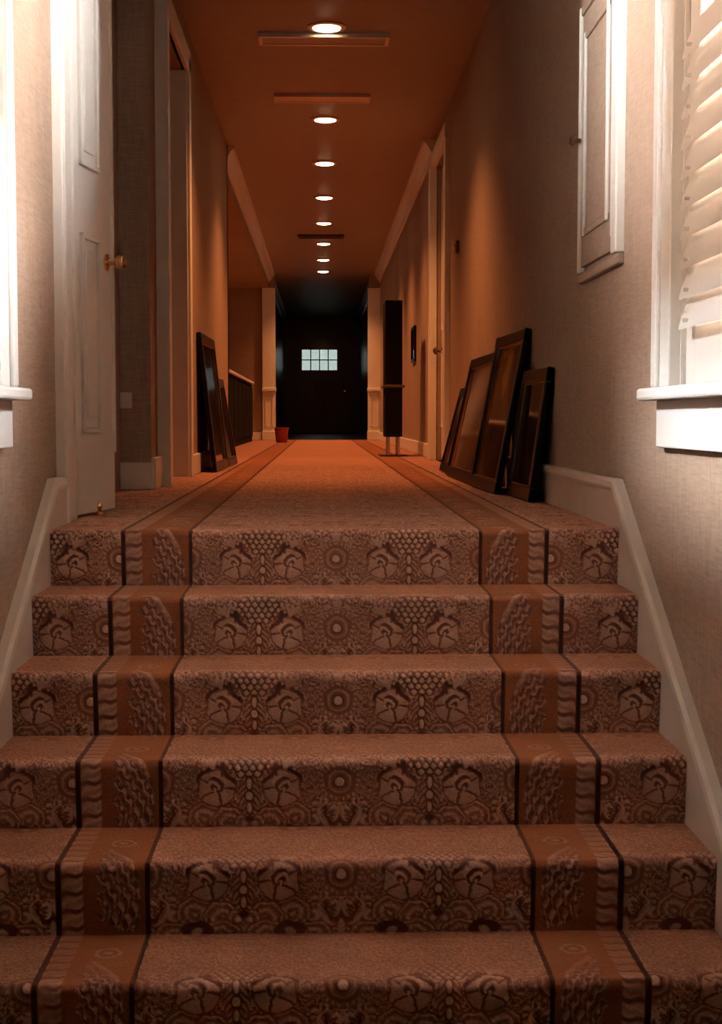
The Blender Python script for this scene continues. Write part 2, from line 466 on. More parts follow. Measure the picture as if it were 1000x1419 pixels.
def carpet_rgb(x, V):
    """x: metres from the carpet centre line, V: cm above the rosette along the run"""
    ax = np.abs(x)
    inner = floral(ax * 100, V)
    outer = floral((ax - 0.640) * 100, V)
    val = np.where(ax < 0.432, inner, outer)
    rgb = ramp3(val)
    # guard border between the two dark lines
    b = (ax > 0.425) & (ax < 0.634)
    bor = np.broadcast_to(C_ORNG, rgb.shape).copy()
    Vp = (V + 21.2 - 1.0) % 42.4 - 21.2
    # wing-shaped palm: smooth curved back towards the centre field, ribs inside
    u = (ax - 0.443) * 100                          # 0 .. 10.5 cm
    edge = 0.4 + 7.2 * np.clip((Vp + 3.0) / 14.0, 0, 1) ** 1.7 + 0.9 * np.clip((-Vp - 6) / 8, 0, 1) ** 2
    right = 9.6 - 1.5 * np.sin(Vp * 1.3) * 0.6 + np.where(Vp > 4, (Vp - 4) * 0.05, 0) - np.clip((-Vp - 10) * 0.9, 0, 6)
    wing = sstep(-0.2, 0.3, u - edge) * sstep(-0.2, 0.3, right - u) * sstep(-14.5, -13.5, Vp) * (1 - sstep(11.5, 12.0, Vp))
    q = np.hypot((u - 10.5) * 1.0, (Vp + 9.5) * 0.62) + 0.35 * np.sin(u * 1.9 + Vp * 1.1) + 0.2 * np.sin(u * 4.1 - Vp * 2.3)
    rib = 0.5 + 0.5 * np.sin(q * 4.4)
    rib = sstep(0.25, 0.75, rib) * (0.75 + 0.25 * np.sin(u * 2.1 - Vp * 1.2))
    smooth = np.clip((edge + 2.2 - u) / 1.2, 0, 1) * sstep(-1, 4, Vp)
    rib = rib * (1 - 0.8 * smooth) + 0.85 * smooth
    wc = ramp3(np.clip(0.12 + 0.62 * rib + 0.1 * np.sin(3 * curls(u, Vp)), 0, 1))
    bor = bor * (1 - wing[..., None]) + wc * wing[..., None]
    # small blossom above the palm (on the tread)
    d = np.hypot(u - 6.0, Vp - 16.5); th = np.arctan2(Vp - 16.5, u - 6.0)
    m = (1 - sstep(2.9, 3.3, d + 0.5 * np.cos(5 * th))); c = ramp3(np.clip(0.45 + 0.4 * np.sin(d * 3.0), 0, 1))
    bor = bor * (1 - m[..., None]) + c * m[..., None]
    # rope
    ur = (ax - 0.597) * 100                         # -2.4 .. 2.4
    rp = sstep(2.5, 2.2, np.abs(ur)) if False else 1 - sstep(2.2, 2.5, np.abs(ur))
    ph = (V / 4.1 + 0.05 * ur - 0.10 * np.sin(ur * 1.3)) % 1.0
    blob = sstep(0.06, 0.2, ph) * (1 - sstep(0.80, 0.94, ph))
    rc = ramp3(np.clip(0.18 + 0.50 * blob + 0.10 * np.sin(ph * 12 + ur), 0, 1))
    bor = bor * (1 - rp[..., None]) + rc * rp[..., None]
    ln = np.maximum(1 - sstep(0.004, 0.0065, np.abs(ax - 0.430)), 1 - sstep(0.005, 0.0075, np.abs(ax - 0.628)))
    bor = bor * (1 - ln[..., None]) + C_LINE * ln[..., None]
    rgb = np.where(b[..., None], bor, rgb)
    return rgb

def grid_mesh(name, P, RGB, mat, parent=None):
    """P: (rows, cols, 3) points, RGB: same; quads, colour attribute 'Pile'"""
    nr, nc = P.shape[:2]
    me = bpy.data.meshes.new(name)
    nv = nr * nc
    idx = np.arange(nv).reshape(nr, nc)
    q = np.stack([idx[:-1, :-1], idx[:-1, 1:], idx[1:, 1:], idx[1:, :-1]], -1).reshape(-1, 4).astype(np.int32)
    me.vertices.add(nv); me.vertices.foreach_set('co', P.reshape(-1).astype(np.float32))
    me.loops.add(q.size); me.loops.foreach_set('vertex_index', q.reshape(-1))
    me.polygons.add(len(q)); me.polygons.foreach_set('loop_start', (np.arange(len(q)) * 4).astype(np.int32))
    me.update(calc_edges=True); me.validate()
    ca = me.color_attributes.new('Pile', 'FLOAT_COLOR', 'POINT')
    c4 = np.ones((nv, 4), np.float32); c4[:, :3] = RGB.reshape(-1, 3)
    ca.data.foreach_set('color', c4.reshape(-1))
    me.polygons.foreach_set('use_smooth', np.ones(len(q), bool))
    me.materials.append(M[mat])
    o = bpy.data.objects.new(name, me); COL.objects.link(o)
    if parent: o.parent = parent
    return o

def lum(rgb):
    return rgb @ np.array((0.3, 0.5, 0.2))

# ------------------------------------------------------------------ stairs
stairs = thing('staircase', 'broad straight staircase covered wall to wall in brown floral patterned carpet', 'staircase', kind='structure')
FR = [0.50, 0.52, 0.43, 0.30, 0.14, 0.0, -0.14]     # where the rosette sits on each riser
NX = 620
xs = np.linspace(XL, XR, NX)
for k in range(NST):
    y0, z0 = NOSE - k * T, -k * R
    rad = 0.016
    prof = []                                        # (y, z, ny, nz)
    back = T + 0.012 if k else 0.06
    nt = 56 if k else 12
    for t in np.linspace(0, 1, nt, endpoint=False):
        prof.append((y0 + back - t * (back - rad), z0, 0, 1))
    for a in np.linspace(0, math.pi / 2, 7):
        prof.append((y0 + rad - rad * math.sin(a), z0 - rad + rad * math.cos(a), -math.sin(a), math.cos(a)))
    for t in np.linspace(0, 1, 66)[1:]:
        prof.append((y0 + 0.012 * t, z0 - rad - t * (R - rad - 0.0), -1, 0))
    prof = np.array(prof)
    seg = np.r_[0, np.cumsum(np.hypot(np.diff(prof[:, 0]), np.diff(prof[:, 1])))]
    s = seg - seg[nt + 3]                            # 0 at the nosing
    V = -(s - FR[k] * R) * 100
    XX, VV = np.meshgrid(xs - XC, V)
    rgb = carpet_rgb(XX, VV)
    grazing_fade = (0.62 * np.clip((-s - 0.012) / 0.05, 0, 1))[:, None, None]   # pile sheen at grazing view painted in: treads faded plain, risers crisp
    mid = np.where(((np.abs(XX) > 0.437) & (np.abs(XX) < 0.62))[..., None], C_ORNG, C_GRAZE)
    isline = ((np.abs(np.abs(XX) - 0.430) < 0.008) | (np.abs(np.abs(XX) - 0.628) < 0.009))[..., None]
    rgb = np.where(isline, rgb, rgb * (1 - grazing_fade) + mid * grazing_fade)
    disp = (lum(rgb) - 0.15) * 0.012
    rng = np.random.default_rng(k)
    disp += rng.normal(0, 0.00025, disp.shape)
    edge = np.minimum(np.arange(len(prof)), np.arange(len(prof))[::-1])
    disp *= np.clip(edge / 4.0, 0, 1)[:, None]
    wob = 0.0025 * np.sin(xs * 9 + k * 1.7) + 0.002 * np.sin(xs * 23 + k)
    wn = np.clip(1 - np.abs(s) / 0.06, 0, 1)[:, None] * wob[None, :]
    P = np.empty(XX.shape + (3,))
    P[..., 0] = xs[None, :]
    P[..., 1] = prof[:, 0:1] + disp * prof[:, 2:3] - np.abs(wn) * 0.6
    P[..., 2] = prof[:, 1:2] + disp * prof[:, 3:4] + wn * 0.7
    grid_mesh('step', P, rgb, 'carpet', stairs)

# hall floor carpet, graded rows (fine at the nosing, coarse far away)
rows = [NOSE + 0.055]
while rows[-1] < HALL_END:
    rows.append(rows[-1] + 0.006 + 0.012 * (rows[-1] - NOSE) ** 1.25 * 0.35)
rows = np.array(rows); rows[-1] = HALL_END
hx = np.r_[np.linspace(-2.0, -0.86, 20, endpoint=False), np.linspace(-0.86, 0.93, 440), [1.1]]
XX, YY = np.meshgrid(hx - XC, rows)
rgb = carpet_rgb(XX, (YY - NOSE) * 100 + FR[0] * R * 100)
fade = np.clip((np.gradient(rows)[:, None, None] - 0.012) / 0.05, 0, 1)
XXm = XX.copy()
# mean colour of each band, for rows too coarse to carry the motifs
field = ramp3(np.full(XX.shape, 0.47))
ax = np.abs(XX)
mean = np.where(((ax > 0.425) & (ax < 0.634))[..., None], C_ORNG * 0.8 + 0.2 * C_DARK, field)
ln = np.maximum(1 - sstep(0.006, 0.011, np.abs(ax - 0.430)), 1 - sstep(0.006, 0.011, np.abs(ax - 0.628)))[..., None]
mean = mean * (1 - ln) + C_LINE * ln
rgb = rgb * (1 - fade) + mean * fade
P = np.stack([XX + XC, YY, np.zeros_like(XX)], -1)
fl = grid_mesh('floor', P, rgb, 'carpet')
tag(fl, 'rust brown patterned hall carpet with two dark edged border stripes', 'floor', kind='structure')
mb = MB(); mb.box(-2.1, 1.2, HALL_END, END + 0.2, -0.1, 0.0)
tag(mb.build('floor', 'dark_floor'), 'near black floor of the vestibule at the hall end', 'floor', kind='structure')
mb = MB(); mb.box(-1.2, 1.28, -2.2, NOSE - (NST - 1) * T + 0.03, LOW - 0.1, LOW)
tag(mb.build('floor', 'rust'), 'carpeted lower floor at the foot of the stairs', 'floor', kind='structure')

# ------------------------------------------------------------------ walls
WY0, WY1, WZ0, WZ1 = 2.45, 3.70, 0.41, 2.46        # window openings

def wall_cells(mb, x0, x1, ya, yb, za, zb, holes):
    ys = sorted({ya, yb, *[h[0] for h in holes], *[h[1] for h in holes]})
    zs = sorted({za, zb, *[h[2] for h in holes], *[h[3] for h in holes]})
    for i in range(len(ys) - 1):
        for j in range(len(zs) - 1):
            cy, cz = (ys[i] + ys[i + 1]) / 2, (zs[j] + zs[j + 1]) / 2
            if any(h[0] < cy < h[1] and h[2] < cz < h[3] for h in holes):
                continue
            mb.box(x0, x1, ys[i], ys[i + 1], zs[j], zs[j + 1])

mb = MB()
wall_cells(mb, WR, WR + 0.26, -2.2, 22.6, LOW - 0.1, CEIL, [(WY0, WY1, WZ0, WZ1), (10.47, 11.55, 0.0, 2.30)])
mb.box(WR + 0.12, WR + 0.28, 10.3, 11.8, -0.1, 2.4)
mb.box(0.74, WR + 0.16, 22.6, 23.0, -0.1, CEIL)
tag(mb.build('wall_right', 'wall'), 'tan woven wallpaper wall carrying the small cupboard, louvred window and leaning frames', 'wall', kind='structure')

mb = MB()
wall_cells(mb, WL - 0.26, WL, -2.2, 4.80, LOW - 0.1, CEIL, [(WY0, WY1, WZ0, WZ1)])
mb.box(-1.1, -0.93, 4.80, 6.81, -0.1, CEIL)
mb.box(-1.1, -0.79, 6.81, 7.10, -0.1, CEIL)
mb.box(-1.1, -0.76, 7.10, 7.16, -0.1, CEIL)
mb.box(-0.95, -0.76, 7.16, 8.34, 2.28, CEIL)
mb.box(-2.05, -1.9, 7.0, 23.0, -0.1, CEIL)
mb.box(-2.05, -1.0, 6.9, 7.12, -0.1, CEIL)
mb.box(-1.9, -0.95, 7.1, 8.4, 2.4, CEIL)
mb.box(-1.9, -0.76, 12.0, 12.10, -0.1, CEIL)
mb.box(-1.9, -0.95, 8.5, 8.6, -0.1, CEIL)
mb.box(-1.9, -0.80, 12.1, 22.6, 2.33, CEIL)
mb.box(-1.9, -0.72, 22.6, 23.0, -0.1, CEIL)
tag(mb.build('wall_left', 'wall'), 'tan woven wallpaper wall carrying the closet door and open doorway', 'wall', kind='structure')
mb = MB(); mb.box(-0.95, -0.76, 8.36, 12.10, -0.1, CEIL)
tag(mb.build('wall_left', 'wall'), 'tan woven wallpaper wall section between the open doorway and the counter alcove', 'wall', kind='structure')
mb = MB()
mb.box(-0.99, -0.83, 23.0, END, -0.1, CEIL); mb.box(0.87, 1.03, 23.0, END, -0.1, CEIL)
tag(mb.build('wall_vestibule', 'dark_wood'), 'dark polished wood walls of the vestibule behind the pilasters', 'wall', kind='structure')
mb = MB(); mb.box(-1.2, 1.28, -2.35, -2.2, LOW - 0.1, CEIL)
tag(mb.build('wall_back', 'wall'), 'tan wallpaper wall at the foot of the stairs', 'wall', kind='structure')
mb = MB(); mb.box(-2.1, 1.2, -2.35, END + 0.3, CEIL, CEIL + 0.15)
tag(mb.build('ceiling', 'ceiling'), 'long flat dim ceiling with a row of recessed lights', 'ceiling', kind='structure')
mb = MB(); mb.box(-40, -1.2, -20, 60, -3.2, -3.0); mb.box(1.3, 40, -20, 60, -3.2, -3.0); mb.box(-1.05, 1.15, 34, 60, -3.2, -3.0)
tag(mb.build('ground', 'grass'), 'lawn outside the building seen only through windows', 'ground', kind='structure')

for x0, x1, hy, hh, lab in ((5.6, 8.0, 11.85, 8.1, 'added brick house block, unseen, shaping daylight at the shuttered window opposite the closet'), (-8.0, -5.5, 11.8, 7.5, 'added brick house block, unseen, shaping daylight at the shuttered window on the closet side')):
    nb = thing('added_sky_blocker', lab, 'house', ((x0 + x1) / 2, hy, -3.0), kind='structure')  # house form added out of view to block low sky at the windows
    MB().box(-1.2, 1.2, -12, 12, 0, hh).build('blocker_wall', 'brick', nb)
    MB().prism([(-1.5, hh), (1.5, hh), (0, hh + 0.6)], -12.3, 12.3, 'y').build('roof', 'roof', nb)

# end wall with glazed door
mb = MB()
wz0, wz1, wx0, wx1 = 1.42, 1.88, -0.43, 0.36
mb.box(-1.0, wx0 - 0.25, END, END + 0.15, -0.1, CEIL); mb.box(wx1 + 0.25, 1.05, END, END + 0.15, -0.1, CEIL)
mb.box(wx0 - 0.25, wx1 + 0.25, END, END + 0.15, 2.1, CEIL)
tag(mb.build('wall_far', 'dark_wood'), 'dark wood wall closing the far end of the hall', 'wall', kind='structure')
d = thing('door_1', 'dark wide entrance door with small bright gridded window at the far hall end', 'door', ((wx0 + wx1) / 2, END + 0.02, 0), kind='structure')
mb = MB()
hw = (wx1 - wx0) / 2
mb.box(-hw - 0.25, -hw, 0, 0.06, 0, 2.1); mb.box(hw, hw + 0.25, 0, 0.06, 0, 2.1)
mb.box(-hw, hw, 0, 0.06, 0, wz0); mb.box(-hw, hw, 0, 0.06, wz1, 2.1)
leaf = mb.build('door_leaf', 'dark_wood', d)
for sx in (-1, 1):
    mb = MB(); mb.bbox(sx * 0.30 - 0.22, sx * 0.30 + 0.22, -0.012, 0.001, 0.2, 1.2, 0.008); mb.build('door_panel', 'dark_wood', leaf)
for i in range(4):
    for j in range(2):
        mb = MB(); w, h = 2 * hw / 4, (wz1 - wz0) / 2
        mb.box(-hw + i * w, -hw + (i + 1) * w, 0.028, 0.034, wz0 + j * h, wz0 + (j + 1) * h); mb.build('window_pane', 'frosted', leaf)
for i in range(1, 4):
    mb = MB(); mb.box(-hw + i * 2 * hw / 4 - 0.012, -hw + i * 2 * hw / 4 + 0.012, 0.015, 0.045, wz0, wz1); mb.build('muntin', 'dark_wood', leaf)
mb = MB(); mb.box(-hw, hw, 0.016, 0.044, (wz0 + wz1) / 2 - 0.012, (wz0 + wz1) / 2 + 0.012); mb.build('muntin', 'dark_wood', leaf)
mb = MB(); mb.lathe([(0.012, 0), (0.012, 0.04), (0.03, 0.05), (0.032, 0.07), (0.02, 0.085)], (hw + 0.17, 0, 0.95), '-y'); mb.build('door_knob', 'brass', leaf, True)

# ------------------------------------------------------------------ skirting and mouldings
def cap_prof(s):
    w0, w1 = (0.0, 0.036)
    pts = [(0, -0.018), (0.030, -0.018), (0.036, -0.006), (0.034, 0.010), (0.024, 0.018), (0, 0.018)]
    return [(-s * a, b) for a, b in pts]

SL = R / T
yb = 4.385
ylow = yb - (0.125 - LOW) / SL
trim = thing('trim_1', 'cream skirting with rounded cap sloping down the stairs below the small cupboard', 'skirting', kind='structure')
mb = MB(); mb.prism([(10.35, -0.02), (10.35, 0.122), (yb, 0.122), (ylow + 0.2, LOW + 0.117), (ylow + 0.2, LOW), (2.6, LOW), (yb - 0.1, -0.3), (yb + 0.1, -0.02)], XR, WR + 0.005, 'x')
mb.build('skirt_board', 'skirt', trim)
mb = MB(); mb.sweep(cap_prof(1), [(WR, 10.35, 0.130), (WR, yb, 0.130), (WR, ylow + 0.2, LOW + 0.122)])
mb.build('cap_moulding', 'white', trim)
trim = thing('trim_2', 'cream sloping skirting with rounded cap beside the stairs below the white closet', 'skirting', kind='structure')
mb = MB(); mb.prism([(4.62, -0.02), (4.62, 0.122), (4.45, 0.122), (ylow + 0.265, LOW + 0.117), (ylow + 0.265, LOW), (2.6, LOW), (yb - 0.1, -0.3), (yb + 0.1, -0.02)], XL, WL - 0.005, 'x')
mb.build('skirt_board', 'skirt', trim)
mb = MB(); mb.sweep(cap_prof(-1), [(WL, 4.60, 0.130), (WL, 4.45, 0.130), (WL, ylow + 0.265, LOW + 0.122)])
mb.build('cap_moulding', 'white', trim)

def baseboard(name, segs, label):
    """segs: boxes; each board keeps a rounded top"""
    mb = MB()
    for s in segs: mb.bbox(*s, 0.006)
    return tag(mb.build(name, 'white'), label, 'baseboard', kind='structure')
baseboard('baseboard_left', [(-0.95, -0.785, 6.79, 6.815, 0, 0.128)], 'cream baseboard facing the stairs under the wall outlet')
baseboard('baseboard_left', [(-0.79, -0.768, 6.80, 7.10, 0, 0.15)], 'short cream plinth between wall corner and open doorway')
baseboard('baseboard_left', [(-0.765, -0.74, 8.46, 12.10, 0, 0.12), (-1.9, -0.75, 22.57, 22.6, 0, 0.12)], 'low baseboard behind the two frames leaning past the open doorway')
baseboard('baseboard_right', [(WR - 0.02, WR + 0.005, 11.70, 22.6, 0, 0.12), (0.74, WR, 22.57, 22.6, 0, 0.12)], 'baseboard on the cupboard side wall, behind the black sign stand')

def crown(name, x, s, y0, y1, label, mat='white'):
    pr = [(0, 0), (0, -0.13), (0.012, -0.13), (0.016, -0.11), (0.035, -0.095), (0.055, -0.06), (0.075, -0.03), (0.09, -0.025), (0.095, 0)]
    mb = MB(); mb.prism([(x - s * a, CEIL + b) for a, b in pr], y0, y1, 'y')
    return tag(mb.build(name, mat), label, 'crown moulding', kind='structure')
crown('trim_3', WR, 1, 11.75, 22.6, 'crown moulding along the hall ceiling above the black sign stand')
crown('trim_4', -0.80, -1, 12.1, 22.6, 'crown moulding on the soffit over the dark counter')
crown('trim_5', -0.83, -1, 23.0, END, 'crown moulding in the dark vestibule, side of the counter')
crown('trim_6', 0.87, 1, 23.0, END, 'crown moulding in the dark vestibule, side of the leaning frames')

# pilasters at the vestibule mouth
for nm, x0, x1, lab in (('pilaster', -0.90, -0.70, 'pale pilaster beside the red basket at the vestibule mouth'),
                        ('pilaster', 0.72, 0.93, 'pale pilaster with chair rail behind the black sign stand')):
    p = thing(nm, lab, 'pilaster', ((x0 + x1) / 2, 22.57, 0))
    h = (x1 - x0) / 2
    shaft = MB().box(-h, h, -0.02, 0.03, 0.0, 2.33).build('shaft', 'white', p)
    MB().bbox(-h - 0.01, h + 0.01, -0.045, 0.03, 0, 0.14, 0.006).build('plinth', 'white', p)
    MB().bbox(-h - 0.01, h + 0.01, -0.05, 0.03, 0.75, 0.80, 0.008).build('chair_rail', 'white', p)
    mb = MB()
    mb.box(-h + 0.04, h - 0.04, -0.028, -0.02, 0.68, 0.695); mb.box(-h + 0.04, h - 0.04, -0.028, -0.02, 0.2, 0.215)
    mb.box(-h + 0.04, -h + 0.055, -0.028, -0.02, 0.2, 0.695); mb.box(h - 0.055, h - 0.04, -0.028, -0.02, 0.2, 0.695)
    mb.build('panel_moulding', 'white', shaft)

# ------------------------------------------------------------------ windows with half-height louvred shutters
def window(n, s, wx, label):
    w = thing('window_%d' % n, label, 'window', (wx, (WY0 + WY1) / 2, WZ0), kind='structure')
    hy = (WY1 - WY0) / 2; H = WZ1 - WZ0
    # local: x*s outward
    def B(x0, x1, y0, y1, z0, z1, r=0.004):
        return MB().bbox(min(s * x0, s * x1), max(s * x0, s * x1), y0, y1, z0, z1, r)
    for sy in (-1, 1):
        a, b = sorted((sy * (hy - 0.005), sy * (hy + 0.13)))
        B(-0.030, 0.01, a, b, 0.0, H + 0.0).build('casing', 'window_white', w)
        a, b = sorted((sy * (hy + 0.09), sy * (hy + 0.15)))
        B(-0.042, 0.005, a, b, 0.0, H + 0.14, 0.008).build('casing_bead', 'window_white', w)
    B(-0.030, 0.01, -hy - 0.13, hy + 0.13, H - 0.005, H + 0.14).build('casing', 'window_white', w)
    B(-0.065, 0.01, -hy - 0.21, hy + 0.21, -0.032, 0.0, 0.008).build('sill', 'window_white', w)
    B(0.0, 0.26, -hy, hy, -0.006, 0.004, 0.002).build('inner_sill', 'window_white', w)
    B(-0.024, 0.005, -hy - 0.15, hy + 0.15, -0.155, -0.032).build('apron', 'window_white', w)
    # jamb lining
    mb = MB()
    for sy in (-1, 1):
        a, b = sorted((sy * (hy - 0.012), sy * (hy + 0.002)))
        mb.box(min(0, s * 0.26), max(0, s * 0.26), a, b, 0, H)
    mb.box(min(0, s * 0.26), max(0, s * 0.26), -hy, hy, H - 0.012, H + 0.002)
    mb.build('jamb_lining', 'window_white', w)
    # sash, glass and shutter
    SH = 1.02
    tilt = math.radians(70)
    c, si = math.cos(tilt), math.sin(tilt)
    first = None
    for y0, y1 in ((-hy, hy),):
        mb = MB()
        mb.box(s * 0.20, s * 0.24, y0 + 0.01, y0 + 0.06, 0, H); mb.box(s * 0.20, s * 0.24, y1 - 0.06, y1 - 0.01, 0, H)
        for z in (0.0, H / 2, H - 0.05): mb.box(s * 0.20, s * 0.24, y0 + 0.03, y1 - 0.03, z, z + 0.05)
        mb.build('sash', 'window_white', w)
        for z0, z1 in ((0.05, H / 2), (H / 2 + 0.05, H - 0.05)):
            MB().box(s * 0.218, s * 0.222, y0 + 0.05, y1 - 0.05, z0, z1).build('pane', 'glass', w)
        B(0.012, 0.042, y0 + 0.014, y0 + 0.105, 0.005, SH).build('shutter_stile', 'window_white', w)
        B(0.012, 0.042, y1 - 0.105, y1 - 0.014, 0.005, SH).build('shutter_stile', 'window_white', w)
        B(0.012, 0.042, y0 + 0.1, y1 - 0.1, 0.005, 0.150).build('shutter_rail', 'window_white', w)
        B(0.012, 0.042, y0 + 0.1, y1 - 0.1, SH - 0.08, SH).build('shutter_rail', 'window_white', w)
        z = 0.190
        while z < SH - 0.11:
            if first is None:
                mb = MB()
                sec = []
                for k in range(10):
                    a = 2 * math.pi * k / 10
                    u, t = 0.054 * math.cos(a), 0.0045 * math.sin(a)
                    sec.append((s * (-0.006 + u * c - t * si), (u * si + t * c)))
                mb.prism(sec, -(y1 - y0) / 2 + 0.082, (y1 - y0) / 2 - 0.082, 'y')
                first = mb.build('louvre', 'slat', w, True); o = first
            else:
                o = first.copy(); COL.objects.link(o); o.parent = w
            o.location = (0, (y0 + y1) / 2, z)
            st = MB().bbox(*sorted((s * -0.034, s * -0.018)), y1 - 0.162, y1 - 0.158, z - 0.036, z - 0.026, 0.002).build('staple', 'window_white', w)
            z += 0.073
        MB().bbox(*sorted((s * -0.046, s * -0.036)), y1 - 0.62, y1 - 0.608, 0.16, SH - 0.1, 0.002).build('tilt_rod', 'window_white', w)
    return w
window(1, 1, WR, 'white sash window with louvred half shutters above the stairs, opposite the closet side')
window(2, -1, WL, 'white sash window with louvred half shutters on the closet side of the stairs')
portal('window_right_offscreen', (WR + 0.4, (WY0 + WY1) / 2, (WZ0 + WZ1) / 2), WY1 - WY0, WZ1 - WZ0, 1)
portal('window_left_offscreen', (WL - 0.4, (WY0 + WY1) / 2, (WZ0 + WZ1) / 2), WY1 - WY0, WZ1 - WZ0, -1)

# ------------------------------------------------------------------ panelled doors and casings
def panel_moulding(mb, x0, x1, z0, z1, y, t=0.012, w=0.016):
    """raised bead frame + fielded panel on a leaf whose face is at y (facing -y)"""
    for a in ((x0, x1, z0, z0 + w), (x0, x1, z1 - w, z1), (x0, x0 + w, z0, z1), (x1 - w, x1, z0, z1)):
        mb.bbox(a[0], a[1], y - t, y + 0.002, a[2], a[3], 0.004)

def knob(parent, x, y, z, mat='brass', r=0.026):
    mb = MB(); mb.lathe([(0.030, 0), (0.030, 0.006), (0.012, 0.010), (0.011, 0.032), (r * 0.85, 0.040), (r, 0.052), (r * 0.9, 0.064), (r * 0.5, 0.071), (0.003, 0.072)], (x, y, z), '-y', 28)
    return mb.build('door_knob', mat, parent, True)

# closet leaf, slightly ajar (local x along the leaf from the hinge, face towards -y)
def dir_rot(ax, ay): return math.atan2(ay, ax)
closet = thing('door_2', 'narrow white panelled closet door with brass knob standing slightly ajar', 'door', (-0.800, 4.82, 0.012), dir_rot(0.066, 0.40), kind='structure')
LW, LH = 0.405, 2.18
leaf = MB().bbox(0, LW, 0, 0.034, 0, LH, 0.003).build('door_leaf', 'white', closet)
for z0, z1 in ((0.27, 0.93), (1.15, 2.06)):
    mb = MB(); panel_moulding(mb, 0.045, 0.235, z0, z1, 0.0, 0.014, 0.018); mb.build('panel_moulding', 'white', leaf)
    mb = MB(); mb.bbox(0.085, 0.195, -0.010, 0.002, z0 + 0.05, z1 - 0.05, 0.006); mb.build('raised_panel', 'white', leaf)
MB().bbox(LW - 0.022, LW - 0.004, -0.008, 0.002, 0.20, LH, 0.003).build('edge_bead', 'white', leaf)
knob(leaf, LW - 0.075, 0.0, 0.86)
c = thing('trim_7', 'white casing board on the stair side of the closet door', 'door casing', (-0.815, 4.70, 0), kind='structure')
MB().bbox(-0.018, 0.016, -0.10, 0.10, 0, 2.35, 0.004).build('casing_board', 'white', c)
MB().bbox(0.010, 0.024, 0.055, 0.075, 0.2, 2.35, 0.003).build('casing_bead', 'white', c)
MB().bbox(0.010, 0.024, -0.095, -0.075, 0.0, 2.35, 0.003).build('casing_bead', 'white', c)

# doorway to the dark side room, left
c = thing('trim_8', 'white door frame around the open doorway beyond the closet', 'door frame', (-0.76, 7.75, 0), kind='structure')
MB().bbox(-0.06, 0.033, -0.66, -0.56, 0, 2.42, 0.004).build('casing_board', 'white', c)
MB().bbox(-0.17, 0.008, 0.59, 0.625, 0, 2.28, 0.003).build('jamb', 'white', c)
MB().bbox(-0.02, 0.024, 0.60, 0.71, 0, 2.36, 0.004).build('casing_board', 'white', c)
MB().bbox(-0.02, 0.024, -0.56, 0.71, 2.28, 2.40, 0.004).build('head_casing', 'white', c)
MB().bbox(-0.17, 0.0, -0.57, -0.54, 0, 2.28, 0.003).build('jamb', 'white', c)

# door in the right wall beyond the leaning frames
d = thing('door_3', 'panelled door with dark knob between the row of four leaning frames and the sign stand', 'door', (WR + 0.04, 10.47, 0.01), math.radians(90), kind='structure')
# local: x -> world +Y, y -> world -X ; face towards +y
DW, DH = 1.08, 2.28
leaf = MB().bbox(0, DW, -0.04, 0.0, 0, DH, 0.003).build('door_leaf', 'white', d)
for x0, x1 in ((0.12, 0.48), (0.60, 0.96)):
    for z0, z1 in ((0.25, 0.85), (1.0, 2.1)):
        mb = MB(); panel_moulding(mb, x0, x1, z0, z1, 0.012); mb.build('panel_moulding', 'white', leaf)
mb = MB(); mb.lathe([(0.028, 0), (0.028, 0.006), (0.012, 0.01), (0.012, 0.035), (0.027, 0.045), (0.027, 0.062), (0.012, 0.072)], (DW - 0.07, 0, 0.85), 'y'); mb.build('door_knob', 'bronze', leaf, True)
c = thing('trim_9', 'white casing around the door past the row of four leaning frames', 'door casing', (WR, 11.0, 0), kind='structure')
MB().bbox(-0.040, 0.01, -0.66, -0.53, 0, 2.30, 0.004).build('casing_board', 'white', c)
MB().bbox(-0.055, 0.01, 0.55, 0.72, 0, 2.30, 0.004).build('casing_board', 'white', c)
MB().bbox(-0.045, 0.01, -0.66, 0.72, 2.30, 2.40, 0.004).build('head_casing', 'white', c)

# small wall cabinet, right
c = thing('wall_cabinet', 'small flush panelled cupboard with white moulding, set high in the tan wall above the stairs', 'cupboard', (WR, 4.40, 0.83))
CH, CW = 0.90, 0.68
# local: x negative = into the room, y along the wall, z up
cd = MB().bbox(-0.012, 0.004, 0.03, CW - 0.01, 0.02, CH - 0.02, 0.003).build('door', 'wall', c)
MB().bbox(-0.028, 0.004, 0.0, 0.075, 0.0, CH + 0.03, 0.005).build('casing_board', 'white', c)
MB().bbox(-0.024, 0.004, CW - 0.022, CW, 0.0, CH, 0.005).build('casing_board', 'white', c)
MB().bbox(-0.020, 0.004, 0.075, CW - 0.02, CH - 0.03, CH, 0.005).build('head_board', 'wall', c)
MB().bbox(-0.022, 0.004, 0.0, CW, -0.035, 0.0, 0.008).build('bottom_rail', 'wall', c)
MB().bbox(-0.020, -0.010, 0.105, 0.125, 0.06, CH - 0.04, 0.004).build('door_bead', 'white', cd)
for y0, y1 in ((0.18, 0.205), (CW - 0.105, CW - 0.08)):
    MB().bbox(-0.022, -0.010, y0, y1, 0.12, CH - 0.10, 0.005).build('panel_moulding', 'white', cd)
for z0, z1 in ((0.12, 0.145), (CH - 0.125, CH - 0.10)):
    MB().bbox(-0.020, -0.010, 0.18, CW - 0.08, z0, z1, 0.005).build('panel_moulding', 'wall', cd)
MB().lathe([(0.008, 0), (0.008, 0.018), (0.016, 0.024), (0.017, 0.034), (0.008, 0.04)], (-0.02, CW - 0.03, 0.45), '-x').build('knob', 'bronze', cd, True)

